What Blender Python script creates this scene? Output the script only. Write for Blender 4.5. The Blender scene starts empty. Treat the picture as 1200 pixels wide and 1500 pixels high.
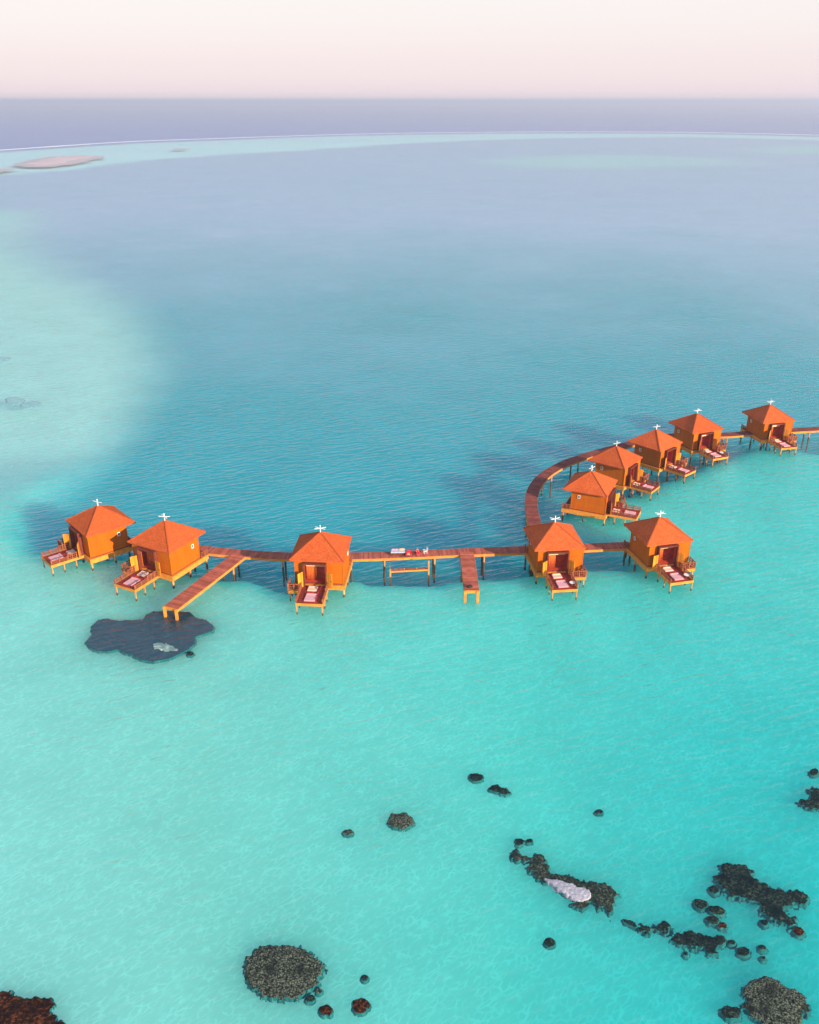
import bpy, bmesh, math, random
import numpy as np
from mathutils import Vector, Matrix, noise as mnoise
R = math.radians
random.seed(7)
C = bpy.context.scene.collection
SC = bpy.context.scene

# ------------------------------------------------------------------ camera
CAM_H, FPX, HOR = 75.67, 1284.0, 147.3
TH = math.atan2(750 - HOR, FPX)
cam_d = bpy.data.cameras.new("camera"); cam = bpy.data.objects.new("camera", cam_d); C.objects.link(cam)
cam.location = (0, 0, CAM_H); cam.rotation_euler = (R(90) - TH, 0, 0)
cam_d.sensor_fit = 'VERTICAL'; cam_d.sensor_height = 36; cam_d.lens = 36 * FPX / 1500
cam_d.clip_start = 1; cam_d.clip_end = 120000
SC.camera = cam

def at(x, y, z=0.0):
    """ground position seen at a point of the survey photograph"""
    a, b = (x - 600) / FPX, (750 - y) / FPX
    d = (a, math.cos(TH) + b * math.sin(TH), -math.sin(TH) + b * math.cos(TH))
    t = (z - CAM_H) / d[2]
    return (d[0] * t, d[1] * t)

# ------------------------------------------------------------------ light
SUN_AZ, SUN_EL = R(-46), R(17.5)          # azimuth as an angle from +X towards +Y
sd = Vector((math.cos(SUN_AZ) * math.cos(SUN_EL), math.sin(SUN_AZ) * math.cos(SUN_EL), math.sin(SUN_EL)))
sl = bpy.data.lights.new("sun", 'SUN'); sl.energy = 5.0; sl.angle = R(0.6); sl.color = (1.0, 0.85, 0.66)
so = bpy.data.objects.new("sun", sl); C.objects.link(so)
so.rotation_euler = sd.to_track_quat('Z', 'Y').to_euler()
W = bpy.data.worlds.new("World"); SC.world = W; W.use_nodes = True
nt = W.node_tree; N = nt.nodes; Lk = nt.links
for n in list(N): N.remove(n)
out = N.new('ShaderNodeOutputWorld'); bg = N.new('ShaderNodeBackground'); bg.inputs['Strength'].default_value = 0.1
sky = N.new('ShaderNodeTexSky'); sky.sky_type = 'NISHITA'; sky.sun_disc = False
sky.sun_elevation = SUN_EL; sky.sun_rotation = R(90) - SUN_AZ
sky.air_density = 1.2; sky.dust_density = 2.0
tc = N.new('ShaderNodeTexCoord'); sp = N.new('ShaderNodeSeparateXYZ')
rp = N.new('ShaderNodeValToRGB')
Lk.new(tc.outputs['Generated'], sp.inputs[0]); Lk.new(sp.outputs['Z'], rp.inputs[0])
cr = rp.color_ramp; cr.interpolation = 'EASE'
stops = [(0.0, (.595, .49, .515)), (.028, (.60, .515, .525)), (.075, (.605, .555, .552)), (.115, (.605, .58, .572)), (.24, (.50, .55, .62)), (.5, (.27, .36, .50)), (1.0, (.14, .21, .38))]
while len(cr.elements) < len(stops): cr.elements.new(.5)
for e, (p, c) in zip(cr.elements, stops): e.position = p; e.color = (*c, 1)
sc10 = N.new('ShaderNodeVectorMath'); sc10.operation = 'SCALE'; sc10.inputs['Scale'].default_value = 10.0
mx = N.new('ShaderNodeMix'); mx.data_type = 'RGBA'; mx.inputs[0].default_value = 0.9
Lk.new(rp.outputs[0], sc10.inputs[0]); Lk.new(sky.outputs[0], mx.inputs[6]); Lk.new(sc10.outputs[0], mx.inputs[7])
Lk.new(mx.outputs[2], bg.inputs[0]); Lk.new(bg.outputs[0], out.inputs[0])
vs = SC.view_settings; vs.view_transform = 'Standard'; vs.look = 'None'; vs.gamma = 1; vs.exposure = 0.75; vs.use_curve_mapping = False
SC.cycles.max_bounces = 6; SC.cycles.transparent_max_bounces = 12
SC.cycles.sample_clamp_indirect = 4

# ------------------------------------------------------------------ materials
def nodes(name):
    m = bpy.data.materials.new(name); m.use_nodes = True
    t = m.node_tree
    return m, t, t.nodes, t.links, t.nodes['Principled BSDF'], t.nodes['Material Output']

def ramp(n, stops):
    r = n.new('ShaderNodeValToRGB')
    while len(r.color_ramp.elements) < len(stops): r.color_ramp.elements.new(.5)
    for e, (p, c) in zip(r.color_ramp.elements, stops): e.position = p; e.color = (*c, 1)
    return r

def wood(name, c0, c1, scale=(1, 1, 1), board=None, axis='X', rough=.7, bump=.02, gap=.55, vary=.17, stain=False, planks=False):
    """timber: mottled boards of slightly different tone, with thin gaps"""
    m, t, n, l, bs, o = nodes(name)
    tcn = n.new('ShaderNodeTexCoord'); mp = n.new('ShaderNodeMapping'); mp.inputs['Scale'].default_value = scale
    l.new(tcn.outputs['Object'], mp.inputs[0])
    nz = n.new('ShaderNodeTexNoise'); nz.inputs['Scale'].default_value = 1.6; nz.inputs['Detail'].default_value = 5
    l.new(mp.outputs[0], nz.inputs['Vector'])
    rr = ramp(n, [(.3, c0), (.7, c1)]); l.new(nz.outputs[0], rr.inputs[0])
    col = rr.outputs[0]
    if board:
        s = n.new('ShaderNodeSeparateXYZ'); l.new(tcn.outputs['Object'], s.inputs[0])
        d = n.new('ShaderNodeMath'); d.operation = 'DIVIDE'; d.inputs[1].default_value = board; l.new(s.outputs[axis], d.inputs[0])
        f = n.new('ShaderNodeMath'); f.operation = 'FRACT'; l.new(d.outputs[0], f.inputs[0])
        fl = n.new('ShaderNodeMath'); fl.operation = 'FLOOR'; l.new(d.outputs[0], fl.inputs[0])
        wn = n.new('ShaderNodeTexWhiteNoise'); wn.noise_dimensions = '1D'; l.new(fl.outputs[0], wn.inputs['W'])
        mr = n.new('ShaderNodeMapRange'); mr.inputs['To Min'].default_value = 1 - vary; mr.inputs['To Max'].default_value = 1 + vary
        l.new(wn.outputs['Value'], mr.inputs[0])
        gp = n.new('ShaderNodeMath'); gp.operation = 'GREATER_THAN'; gp.inputs[1].default_value = .09; l.new(f.outputs[0], gp.inputs[0])
        g2 = n.new('ShaderNodeMapRange'); g2.inputs['To Min'].default_value = gap; g2.inputs['To Max'].default_value = 1; l.new(gp.outputs[0], g2.inputs[0])
        mu = n.new('ShaderNodeMath'); mu.operation = 'MULTIPLY'; l.new(mr.outputs[0], mu.inputs[0]); l.new(g2.outputs[0], mu.inputs[1])
        vm = n.new('ShaderNodeVectorMath'); vm.operation = 'SCALE'; l.new(col, vm.inputs[0]); l.new(mu.outputs[0], vm.inputs['Scale'])
        col = vm.outputs[0]
        bh = n.new('ShaderNodeBump'); bh.inputs['Strength'].default_value = .6; bh.inputs['Distance'].default_value = bump
        l.new(gp.outputs[0], bh.inputs['Height']); l.new(bh.outputs[0], bs.inputs['Normal'])
    oi = n.new('ShaderNodeObjectInfo'); ov = n.new('ShaderNodeMapRange'); ov.inputs['To Min'].default_value = .88; ov.inputs['To Max'].default_value = 1.1
    l.new(oi.outputs['Random'], ov.inputs[0]); os_ = n.new('ShaderNodeVectorMath'); os_.operation = 'SCALE'; l.new(col, os_.inputs[0]); l.new(ov.outputs[0], os_.inputs['Scale'])
    col = os_.outputs[0]
    if planks:     # every plank weathers to its own tone
        g = n.new('ShaderNodeNewGeometry'); pr = n.new('ShaderNodeMapRange'); pr.inputs['To Min'].default_value = .72; pr.inputs['To Max'].default_value = 1.25; l.new(g.outputs['Random Per Island'], pr.inputs[0])
        ps = n.new('ShaderNodeVectorMath'); ps.operation = 'SCALE'; l.new(col, ps.inputs[0]); l.new(pr.outputs[0], ps.inputs['Scale']); col = ps.outputs[0]
    if stain:      # weed and salt above the waterline
        g = n.new('ShaderNodeNewGeometry'); sz = n.new('ShaderNodeSeparateXYZ'); l.new(g.outputs['Position'], sz.inputs[0])
        sr = n.new('ShaderNodeMapRange'); sr.interpolation_type = 'SMOOTHSTEP'; sr.inputs['From Min'].default_value = .08; sr.inputs['From Max'].default_value = .32; l.new(sz.outputs['Z'], sr.inputs[0])
        sm = n.new('ShaderNodeMix'); sm.data_type = 'RGBA'; l.new(sr.outputs[0], sm.inputs[0]); sm.inputs[6].default_value = (.10, .07, .04, 1); l.new(col, sm.inputs[7]); col = sm.outputs[2]
    l.new(col, bs.inputs['Base Color'])
    bs.inputs['Roughness'].default_value = rough; bs.inputs['Specular IOR Level'].default_value = .06
    return m

def plain(name, c, rough=.6, var=.15, scale=4.0):
    m, t, n, l, bs, o = nodes(name)
    tcn = n.new('ShaderNodeTexCoord'); nz = n.new('ShaderNodeTexNoise'); nz.inputs['Scale'].default_value = scale; nz.inputs['Detail'].default_value = 4
    l.new(tcn.outputs['Object'], nz.inputs['Vector'])
    rr = ramp(n, [(.3, tuple(v * (1 - var) for v in c)), (.7, tuple(min(1, v * (1 + var)) for v in c))])
    l.new(nz.outputs[0], rr.inputs[0]); l.new(rr.outputs[0], bs.inputs['Base Color'])
    bs.inputs['Roughness'].default_value = rough; bs.inputs['Specular IOR Level'].default_value = .3
    return m

def roof_mat():
    """cedar shingles in courses up the slope"""
    m, t, n, l, bs, o = nodes("roof_shingles")
    tcn = n.new('ShaderNodeTexCoord'); s = n.new('ShaderNodeSeparateXYZ'); l.new(tcn.outputs['Object'], s.inputs[0])
    d = n.new('ShaderNodeMath'); d.operation = 'DIVIDE'; d.inputs[1].default_value = .16; l.new(s.outputs['Z'], d.inputs[0])
    f = n.new('ShaderNodeMath'); f.operation = 'FRACT'; l.new(d.outputs[0], f.inputs[0])
    nz = n.new('ShaderNodeTexNoise'); nz.inputs['Scale'].default_value = 3.2; nz.inputs['Detail'].default_value = 6; nz.inputs['Roughness'].default_value = .8
    l.new(tcn.outputs['Object'], nz.inputs['Vector'])
    big = n.new('ShaderNodeTexNoise'); big.inputs['Scale'].default_value = .5; big.inputs['Detail'].default_value = 3
    l.new(tcn.outputs['Object'], big.inputs['Vector'])
    ad = n.new('ShaderNodeMath'); ad.operation = 'MULTIPLY_ADD'; ad.inputs[1].default_value = 1.6; l.new(nz.outputs[0], ad.inputs[0]); bg4 = n.new('ShaderNodeMath'); bg4.operation = 'MULTIPLY'; bg4.inputs[1].default_value = .4; l.new(big.outputs[0], bg4.inputs[0]); l.new(bg4.outputs[0], ad.inputs[2])
    hv = n.new('ShaderNodeMath'); hv.operation = 'MULTIPLY'; hv.inputs[1].default_value = .5; l.new(ad.outputs[0], hv.inputs[0])
    rr = ramp(n, [(.34, (.36, .060, .015)), (.5, (.53, .099, .025)), (.66, (.67, .142, .040))])
    l.new(hv.outputs[0], rr.inputs[0])
    oi = n.new('ShaderNodeObjectInfo'); ov = n.new('ShaderNodeMapRange'); ov.inputs['To Min'].default_value = .88; ov.inputs['To Max'].default_value = 1.12
    l.new(oi.outputs['Random'], ov.inputs[0]); os_ = n.new('ShaderNodeVectorMath'); os_.operation = 'SCALE'; l.new(rr.outputs[0], os_.inputs[0]); l.new(ov.outputs[0], os_.inputs['Scale']); l.new(os_.outputs[0], bs.inputs['Base Color'])
    h = n.new('ShaderNodeMath'); h.operation = 'MULTIPLY_ADD'; h.inputs[1].default_value = -.5; l.new(f.outputs[0], h.inputs[0]); l.new(nz.outputs[0], h.inputs[2])
    b = n.new('ShaderNodeBump'); b.inputs['Strength'].default_value = .8; b.inputs['Distance'].default_value = .08
    l.new(h.outputs[0], b.inputs['Height']); l.new(b.outputs[0], bs.inputs['Normal'])
    bs.inputs['Roughness'].default_value = .9; bs.inputs['Specular IOR Level'].default_value = .05
    return m

M = {}
M['wall'] = wood("ochre_wall", (.46, .098, .003), (.56, .127, .004), (1, 1, .2), board=.22, axis='Z', gap=.93, vary=.06)
M['roof'] = roof_mat()
M['beam'] = wood("golden_beam", (.58, .20, .025), (.74, .29, .045), (1, 1, 1))
M['post'] = wood("weathered_post", (.42, .19, .07), (.66, .32, .11), (2, 2, .4), stain=True)
M['deck'] = wood("maroon_decking", (.20, .028, .02), (.33, .055, .035), (.5, 2, 1), board=.22, axis='Y')
M['walk'] = wood("walkway_decking", (.36, .085, .052), (.50, .135, .085), (.6, .6, 1), planks=True)
M['walk_dark'] = wood("dark_walkway_decking", (.19, .045, .035), (.29, .08, .062), (.6, .6, 1), planks=True)
M['dark'] = wood("dark_red_timber", (.11, .022, .014), (.20, .05, .03), (2, 2, 1))
M['rail'] = wood("rail_timber", (.20, .055, .03), (.40, .13, .06), (2, 2, 1))
M['door'] = wood("amber_door", (.60, .20, .015), (.74, .29, .03), (2, 2, .4), board=.3, axis='X')
M['curtain'] = plain("orange_curtain", (.66, .15, .025), .9, .25, 3)
M['valance'] = plain("cream_valance", (.80, .52, .28), .8, .1)
M['room'] = plain("red_room", (.50, .05, .025), .8, .25, 1.5)
M['white'] = plain("white_paint", (.82, .80, .78), .5, .05)
M['pane'] = plain("dark_pane", (.05, .06, .07), .15, .1)
M['mat'] = plain("pink_mat", (.72, .37, .39), .9, .08)
M['runner'] = plain("red_runner", (.50, .045, .035), .95, .2, 6)
M['cream'] = plain("cream_mat", (.76, .55, .43), .9, .08)
M['skin'] = plain("skin", (.55, .30, .19), .55, .05)
M['hair'] = plain("dark_hair", (.02, .013, .01), .5, .2, 30)
M['red'] = plain("red_cloth", (.65, .02, .035), .85, .15, 9)
M['blue'] = plain("pale_blue_cushion", (.38, .46, .58), .9, .12)
M['tan'] = plain("tan_cushion", (.70, .45, .28), .9, .1)
M['sand'] = plain("pink_sand", (.60, .47, .47), .95, .08, .03)
M['foam'] = plain("surf_white", (.86, .84, .88), .9, .06, .02)
M['bag'] = plain("dark_bag", (.03, .018, .02), .7, .3, 8)

# ------------------------------------------------------------------ mesh building
class MB:
    def __init__(s): s.v = []; s.f = []
    def add(s, v, f):
        b = len(s.v); s.v += [tuple(p) for p in v]; s.f += [tuple(b + i for i in q) for q in f]
    def box(s, x0, x1, y0, y1, z0, z1):
        s.add([(x0, y0, z0), (x1, y0, z0), (x1, y1, z0), (x0, y1, z0), (x0, y0, z1), (x1, y0, z1), (x1, y1, z1), (x0, y1, z1)],
              [(0, 3, 2, 1), (4, 5, 6, 7), (0, 1, 5, 4), (1, 2, 6, 5), (2, 3, 7, 6), (3, 0, 4, 7)])
    def bar(s, a, b, w, h=None):
        """rectangular bar from a to b, w across and h high"""
        h = h or w; a, b = Vector(a), Vector(b); d = (b - a).normalized()
        u = Vector((0, 0, 1)) if abs(d.z) < .9 else Vector((0, 1, 0))
        r = d.cross(u).normalized(); u = r.cross(d).normalized()
        p = [q + r * (i * w / 2) + u * (j * h / 2) for q in (a, b) for i, j in ((-1, -1), (1, -1), (1, 1), (-1, 1))]
        s.add(p, [(0, 1, 2, 3), (7, 6, 5, 4), (0, 4, 5, 1), (1, 5, 6, 2), (2, 6, 7, 3), (3, 7, 4, 0)])
    def cyl(s, x, y, z0, z1, r0, r1=None, n=10):
        r1 = r0 if r1 is None else r1
        v = [(x + r0 * math.cos(i * 2 * math.pi / n), y + r0 * math.sin(i * 2 * math.pi / n), z0) for i in range(n)]
        v += [(x + r1 * math.cos(i * 2 * math.pi / n), y + r1 * math.sin(i * 2 * math.pi / n), z1) for i in range(n)]
        s.add(v, [(i, (i + 1) % n, n + (i + 1) % n, n + i) for i in range(n)] + [tuple(range(n - 1, -1, -1)), tuple(range(n, 2 * n))])
    def build(s, name, mat, parent=None, loc=None, smooth=False, bevel=0):
        me = bpy.data.meshes.new(name); me.from_pydata(s.v, [], s.f); me.materials.append(mat)
        bm = bmesh.new(); bm.from_mesh(me); bmesh.ops.recalc_face_normals(bm, faces=bm.faces)
        if bevel: bmesh.ops.bevel(bm, geom=bm.edges[:], offset=bevel, segments=2, affect='EDGES')
        bm.to_mesh(me); bm.free()
        if smooth: me.polygons.foreach_set('use_smooth', [True] * len(me.polygons))
        o = bpy.data.objects.new(name, me); C.objects.link(o)
        if parent: o.parent = parent
        if loc: o.location = loc
        return o

def tag(o, label=None, cat=None, group=None, kind=None):
    for k, v in (('label', label), ('category', cat), ('group', group), ('kind', kind)):
        if v: o[k] = v
    return o

def empty(name, loc=(0, 0, 0), rz=0, label=None, cat=None, group=None):
    o = bpy.data.objects.new(name, None); C.objects.link(o); o.location = loc; o.rotation_euler = (0, 0, rz)
    o.empty_display_size = .2
    return tag(o, label, cat, group)

KIDS = {}
def copy_tree(o, parent=None):
    c = o.copy(); C.objects.link(c); c.parent = parent
    for ch in o.children: copy_tree(ch, c)
    return c

# ------------------------------------------------------------------ sea: bed and surface
def P(pts, z=0): return np.array([at(x, y, z) for x, y in pts])
def sdf(poly, X, Y):
    """signed distance to a closed polygon, positive inside"""
    d = np.full(X.shape, 1e18); ins = np.zeros(X.shape, bool); n = len(poly)
    for i in range(n):
        (ax, ay), (bx, by) = poly[i], poly[(i + 1) % n]
        ex, ey = bx - ax, by - ay; wx, wy = X - ax, Y - ay
        t = np.clip((wx * ex + wy * ey) / max(ex * ex + ey * ey, 1e-12), 0, 1)
        d = np.minimum(d, (wx - ex * t) ** 2 + (wy - ey * t) ** 2)
        c = (ay > Y) != (by > Y)
        xi = ax + (Y - ay) * ex / (ey if abs(ey) > 1e-12 else 1e-12)
        ins ^= c & (X < xi)
    return np.where(ins, 1, -1) * np.sqrt(d)
def sstep(a, b, x):
    t = np.clip((x - a) / (b - a), 0, 1); return t * t * (3 - 2 * t)
_rng = np.random.RandomState(3)
_tab = _rng.rand(256, 256)
def vnoise(x, y):
    xi = np.floor(x).astype(int); yi = np.floor(y).astype(int); fx = x - xi; fy = y - yi
    fx = fx * fx * (3 - 2 * fx); fy = fy * fy * (3 - 2 * fy)
    g = lambda a, b: _tab[a % 256, b % 256]
    return (g(xi, yi) * (1 - fx) + g(xi + 1, yi) * fx) * (1 - fy) + (g(xi, yi + 1) * (1 - fx) + g(xi + 1, yi + 1) * fx) * fy
def fbm(x, y, o=4):
    s, a, t = 0, 1, 0
    for i in range(o):
        s = s + a * vnoise(x * 2 ** i + 17 * i, y * 2 ** i + 31 * i); t += a; a *= .5
    return s / t                                        # 0..1

LAGOON = P([(-500, 300), (0, 302), (38, 307), (20, 345), (60, 375), (140, 415), (200, 455), (228, 505), (212, 565), (165, 625),
            (105, 685), (55, 735), (28, 775), (40, 808), (110, 815), (200, 812), (260, 822), (300, 838), (335, 842), (385, 852), (425, 862), (470, 850),
            (520, 842), (560, 848), (600, 850), (640, 850), (700, 838), (770, 838), (860, 828), (915, 822), (900, 798), (862, 785), (818, 768),
            (835, 745), (880, 735), (930, 715), (985, 690), (1040, 670), (1100, 660), (1160, 650), (1200, 650), (1600, 640),
            (2200, 900), (2000, 1700), (600, 2600), (-800, 1700), (-1200, 900)])
REEF_OUT = [(-700, 262), (-300, 240), (0, 220), (100, 213), (200, 207), (300, 203.5), (400, 200), (500, 197), (600, 195), (700, 193.8), (800, 193.2), (900, 193.2), (1000, 193.8), (1100, 195.5), (1200, 198), (1500, 205), (1900, 216)]
REEF_IN = [(1900, 225), (1500, 212), (1200, 203), (1100, 200), (1000, 198.5), (900, 199), (800, 200), (700, 202.5), (600, 207), (500, 213), (400, 219), (300, 225), (200, 232), (100, 243), (0, 252), (-300, 275), (-700, 300)]
REEF = P(REEF_OUT + REEF_IN)
SHOAL = P([(715, 233), (760, 226), (850, 223), (950, 224), (1060, 228), (1085, 236), (1000, 240), (880, 242), (780, 240)])
SHOAL2 = P([(1090, 216), (1150, 211), (1260, 208), (1280, 219), (1150, 222)])
OCEAN = P([(-2500, 330)] + REEF_OUT + [(2600, 240)]).tolist()
OCEAN = np.array(OCEAN + [(90000, 90000), (-90000, 90000)])

def depth_field(X, Y):
    D = np.hypot(X, Y); w = np.maximum(.03 * D + .05 * D * sstep(200, 330, D), 2)
    s = sdf(LAGOON, X, Y) + (fbm(X / 14, Y / 14) - .5) * w * 1.6
    lag = sstep(-1, 1, s / w)
    t = np.clip(X / np.maximum(D, 1), -.6, .6)
    far = sstep(180, 420, D)
    shal = .36 + .22 * t + .05 * (fbm(X / 30, Y / 30) - .5) + .05 * sstep(.1, .4, t) * sstep(150, 60, D)
    shal = shal * (1 - far) + (.31 + .1 * (fbm(X / 90, Y / 90) - .5)) * far
    deep = .79 + .05 * (fbm(X / 60, Y / 60) - .5) + .11 * sstep(150, 760, D)  # distance term: far haze painted into the bed as a paler tone
    lag = lag * (1 - sstep(140, 240, D) * sstep(-10, -50, X)) * (1 - sstep(260, 330, D))
    d = deep * (1 - lag) + shal * lag
    oc = sstep(-10, 25, sdf(OCEAN, X, Y))
    return d * (1 - oc) + 1.0 * oc

def hazy_shallows_field(X, Y):
    """far shallows and shoals, with haze paleness put into the bed colour"""
    D = np.hypot(X, Y); w = np.maximum(.055 * D, 3)
    s = sdf(LAGOON, X, Y) + (fbm(X / 30, Y / 30) - .5) * w * .5
    k = sstep(-1, 1, s / w) * sstep(140, 240, D) * sstep(2500, 1500, D) * sstep(-10, -50, X)
    for poly, ww, am in ((SHOAL, 60, .7), (SHOAL2, 80, .7)):
        k = np.maximum(k, am * sstep(-1, 1, (sdf(poly, X, Y) + (fbm(X / 120, Y / 50) - .5) * ww) / ww))
    return k

def pale_field(X, Y):
    """bright shallow sand of the outer reef"""
    return sstep(-1, 1, (sdf(REEF, X, Y) + (fbm(X / 90, Y / 40) - .5) * 45) / 32) * (.8 + .35 * (fbm(X / 150, Y / 60) - .5))

def polar_sheet(name, mat, radii, angs, zf, attr=None):
    A, RR = np.meshgrid(angs, radii); X = RR * np.sin(A); Y = RR * np.cos(A)
    d = attr(X, Y) if attr else None
    Z = zf(X, Y, d)
    nr, na = X.shape
    v = np.stack([X, Y, Z], -1).reshape(-1, 3)
    v = np.concatenate([v, [[0, 0, Z[0].mean()]]])
    i = np.arange(nr - 1)[:, None] * na; j = np.arange(na)[None, :]; j2 = (j + 1) % na
    q = np.stack([i + j, i + na + j, i + na + j2, i + j2], -1).reshape(-1, 4)
    j = np.arange(na)
    tri = np.stack([np.full(na, nr * na), j, (j + 1) % na], -1)
    me = bpy.data.meshes.new(name)
    me.from_pydata(v.tolist(), [], q[:, ::-1].tolist() + tri[:, ::-1].tolist())
    bm = bmesh.new(); bm.from_mesh(me); bmesh.ops.recalc_face_normals(bm, faces=bm.faces)
    if sum(f.normal.z for f in list(bm.faces)[:50]) < 0: bmesh.ops.reverse_faces(bm, faces=bm.faces)
    bm.to_mesh(me); bm.free()
    me.materials.append(mat)
    me.polygons.foreach_set('use_smooth', [True] * len(me.polygons))
    if d is not None:
        a = me.attributes.new('depth', 'FLOAT', 'POINT')
        a.data.foreach_set('value', np.concatenate([d.ravel(), [d[0].mean()]]).astype(np.float32))
        a = me.attributes.new('pale', 'FLOAT', 'POINT')
        a.data.foreach_set('value', np.concatenate([pale_field(X, Y).ravel(), [0]]).astype(np.float32))
        a = me.attributes.new('hazy_shallows', 'FLOAT', 'POINT')
        a.data.foreach_set('value', np.concatenate([hazy_shallows_field(X, Y).ravel(), [0]]).astype(np.float32))
    o = bpy.data.objects.new(name, me); C.objects.link(o)
    return tag(o, kind='structure')

# sea bed: pale sand in the shallows, blue where the lagoon drops away, far haze painted in
m, t, n, l, bs, o = nodes("sea_bed"); M['bed'] = m
at_ = n.new('ShaderNodeAttribute'); at_.attribute_name = 'depth'
geo = n.new('ShaderNodeNewGeometry')
DEPTH = ramp(n, [(0.0, (.62, .80, .70)), (.14, (.32, .78, .70)), (.28, (.21, .69, .57)), (.40, (.085, .66, .555)), (.52, (.02, .54, .50)), (.66, (.005, .40, .45)), (.80, (.002, .37, .425)), (.90, (.33, .53, .68)), (1.0, (.17, .26, .55))])  # last two stops carry the paleness of distant haze
l.new(at_.outputs['Fac'], DEPTH.inputs[0])
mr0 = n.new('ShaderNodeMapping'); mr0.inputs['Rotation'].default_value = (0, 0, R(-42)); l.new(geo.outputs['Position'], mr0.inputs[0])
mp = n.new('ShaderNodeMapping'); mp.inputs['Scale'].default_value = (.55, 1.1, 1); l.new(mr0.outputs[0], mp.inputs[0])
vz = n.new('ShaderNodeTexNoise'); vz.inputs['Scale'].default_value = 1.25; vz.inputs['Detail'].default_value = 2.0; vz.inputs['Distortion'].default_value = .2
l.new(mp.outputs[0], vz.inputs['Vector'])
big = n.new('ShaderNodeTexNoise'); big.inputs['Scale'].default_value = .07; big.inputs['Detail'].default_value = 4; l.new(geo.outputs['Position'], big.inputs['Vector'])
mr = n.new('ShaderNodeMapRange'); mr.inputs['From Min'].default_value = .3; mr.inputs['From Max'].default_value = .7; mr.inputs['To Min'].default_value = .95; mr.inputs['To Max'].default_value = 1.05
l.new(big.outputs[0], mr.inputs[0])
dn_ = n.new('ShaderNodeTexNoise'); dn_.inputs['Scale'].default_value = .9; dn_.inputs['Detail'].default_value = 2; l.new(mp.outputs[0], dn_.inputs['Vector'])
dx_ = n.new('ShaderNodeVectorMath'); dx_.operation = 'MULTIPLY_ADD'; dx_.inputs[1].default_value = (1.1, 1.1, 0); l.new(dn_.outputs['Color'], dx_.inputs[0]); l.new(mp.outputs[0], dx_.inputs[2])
ve_ = n.new('ShaderNodeTexVoronoi'); ve_.feature = 'DISTANCE_TO_EDGE'; ve_.inputs['Scale'].default_value = 1.7; l.new(dx_.outputs[0], ve_.inputs['Vector'])  # cell edges: net of caustic light painted into the bed colour
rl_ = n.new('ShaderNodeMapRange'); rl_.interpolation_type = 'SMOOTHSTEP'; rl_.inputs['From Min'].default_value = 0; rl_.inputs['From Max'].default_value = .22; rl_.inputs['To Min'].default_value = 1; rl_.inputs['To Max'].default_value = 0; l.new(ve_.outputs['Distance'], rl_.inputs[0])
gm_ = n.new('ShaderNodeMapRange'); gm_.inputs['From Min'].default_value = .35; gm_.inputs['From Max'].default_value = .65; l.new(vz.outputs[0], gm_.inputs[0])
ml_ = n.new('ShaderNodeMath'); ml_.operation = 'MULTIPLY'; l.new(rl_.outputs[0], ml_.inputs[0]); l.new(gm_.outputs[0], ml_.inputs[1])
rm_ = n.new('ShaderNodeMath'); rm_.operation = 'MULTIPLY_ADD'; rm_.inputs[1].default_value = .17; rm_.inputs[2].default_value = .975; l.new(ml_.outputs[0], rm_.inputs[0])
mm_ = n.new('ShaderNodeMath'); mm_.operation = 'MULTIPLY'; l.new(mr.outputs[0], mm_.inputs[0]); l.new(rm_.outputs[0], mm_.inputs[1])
am = n.new('ShaderNodeAttribute'); am.attribute_name = 'hazy_shallows'
mk = n.new('ShaderNodeMix'); mk.data_type = 'RGBA'; l.new(am.outputs['Fac'], mk.inputs[0]); l.new(DEPTH.outputs[0], mk.inputs[6]); mk.inputs[7].default_value = (.34, .74, .66, 1)  # far shallows tint, haze paleness painted in
ap = n.new('ShaderNodeAttribute'); ap.attribute_name = 'pale'
pk = n.new('ShaderNodeMix'); pk.data_type = 'RGBA'; l.new(ap.outputs['Fac'], pk.inputs[0]); l.new(mk.outputs[2], pk.inputs[6]); pk.inputs[7].default_value = (.52, .96, .90, 1)
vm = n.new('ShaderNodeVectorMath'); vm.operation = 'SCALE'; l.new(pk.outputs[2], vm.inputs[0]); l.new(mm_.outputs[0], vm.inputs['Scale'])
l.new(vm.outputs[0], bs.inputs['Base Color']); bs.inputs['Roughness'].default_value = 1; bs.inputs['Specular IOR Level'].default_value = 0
# light spreads sideways in the water column before it comes back up
bs.subsurface_method = 'BURLEY'; bs.inputs['Subsurface Weight'].default_value = 1.0; bs.inputs['Subsurface Radius'].default_value = (1, 1, 1); bs.inputs['Subsurface Scale'].default_value = 20.0
bu = n.new('ShaderNodeBump'); bu.inputs['Strength'].default_value = .5; bu.inputs['Distance'].default_value = .2
l.new(vz.outputs[0], bu.inputs['Height']); l.new(bu.outputs[0], bs.inputs['Normal'])

# water surface: clear, mirror by Fresnel, with wind ripples
m, t, n, l, bs, o = nodes("water_surface"); M['water'] = m
n.remove(bs)
geo = n.new('ShaderNodeNewGeometry')
def wnoise(rot, sx, scale, detail, dist=0):
    mr_ = n.new('ShaderNodeMapping'); mr_.inputs['Rotation'].default_value = (0, 0, R(rot)); l.new(geo.outputs['Position'], mr_.inputs[0])
    mp = n.new('ShaderNodeMapping'); mp.inputs['Scale'].default_value = (sx, 1, 1); l.new(mr_.outputs[0], mp.inputs[0])
    z = n.new('ShaderNodeTexNoise'); z.inputs['Scale'].default_value = scale; z.inputs['Detail'].default_value = detail; z.inputs['Distortion'].default_value = dist
    l.new(mp.outputs[0], z.inputs['Vector']); return z.outputs[0]
w1 = wnoise(-22, .30, .95, 1.5, .35); w2 = wnoise(14, .5, 2.3, 2.0); w3 = wnoise(-30, .5, .2, 2)
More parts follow.
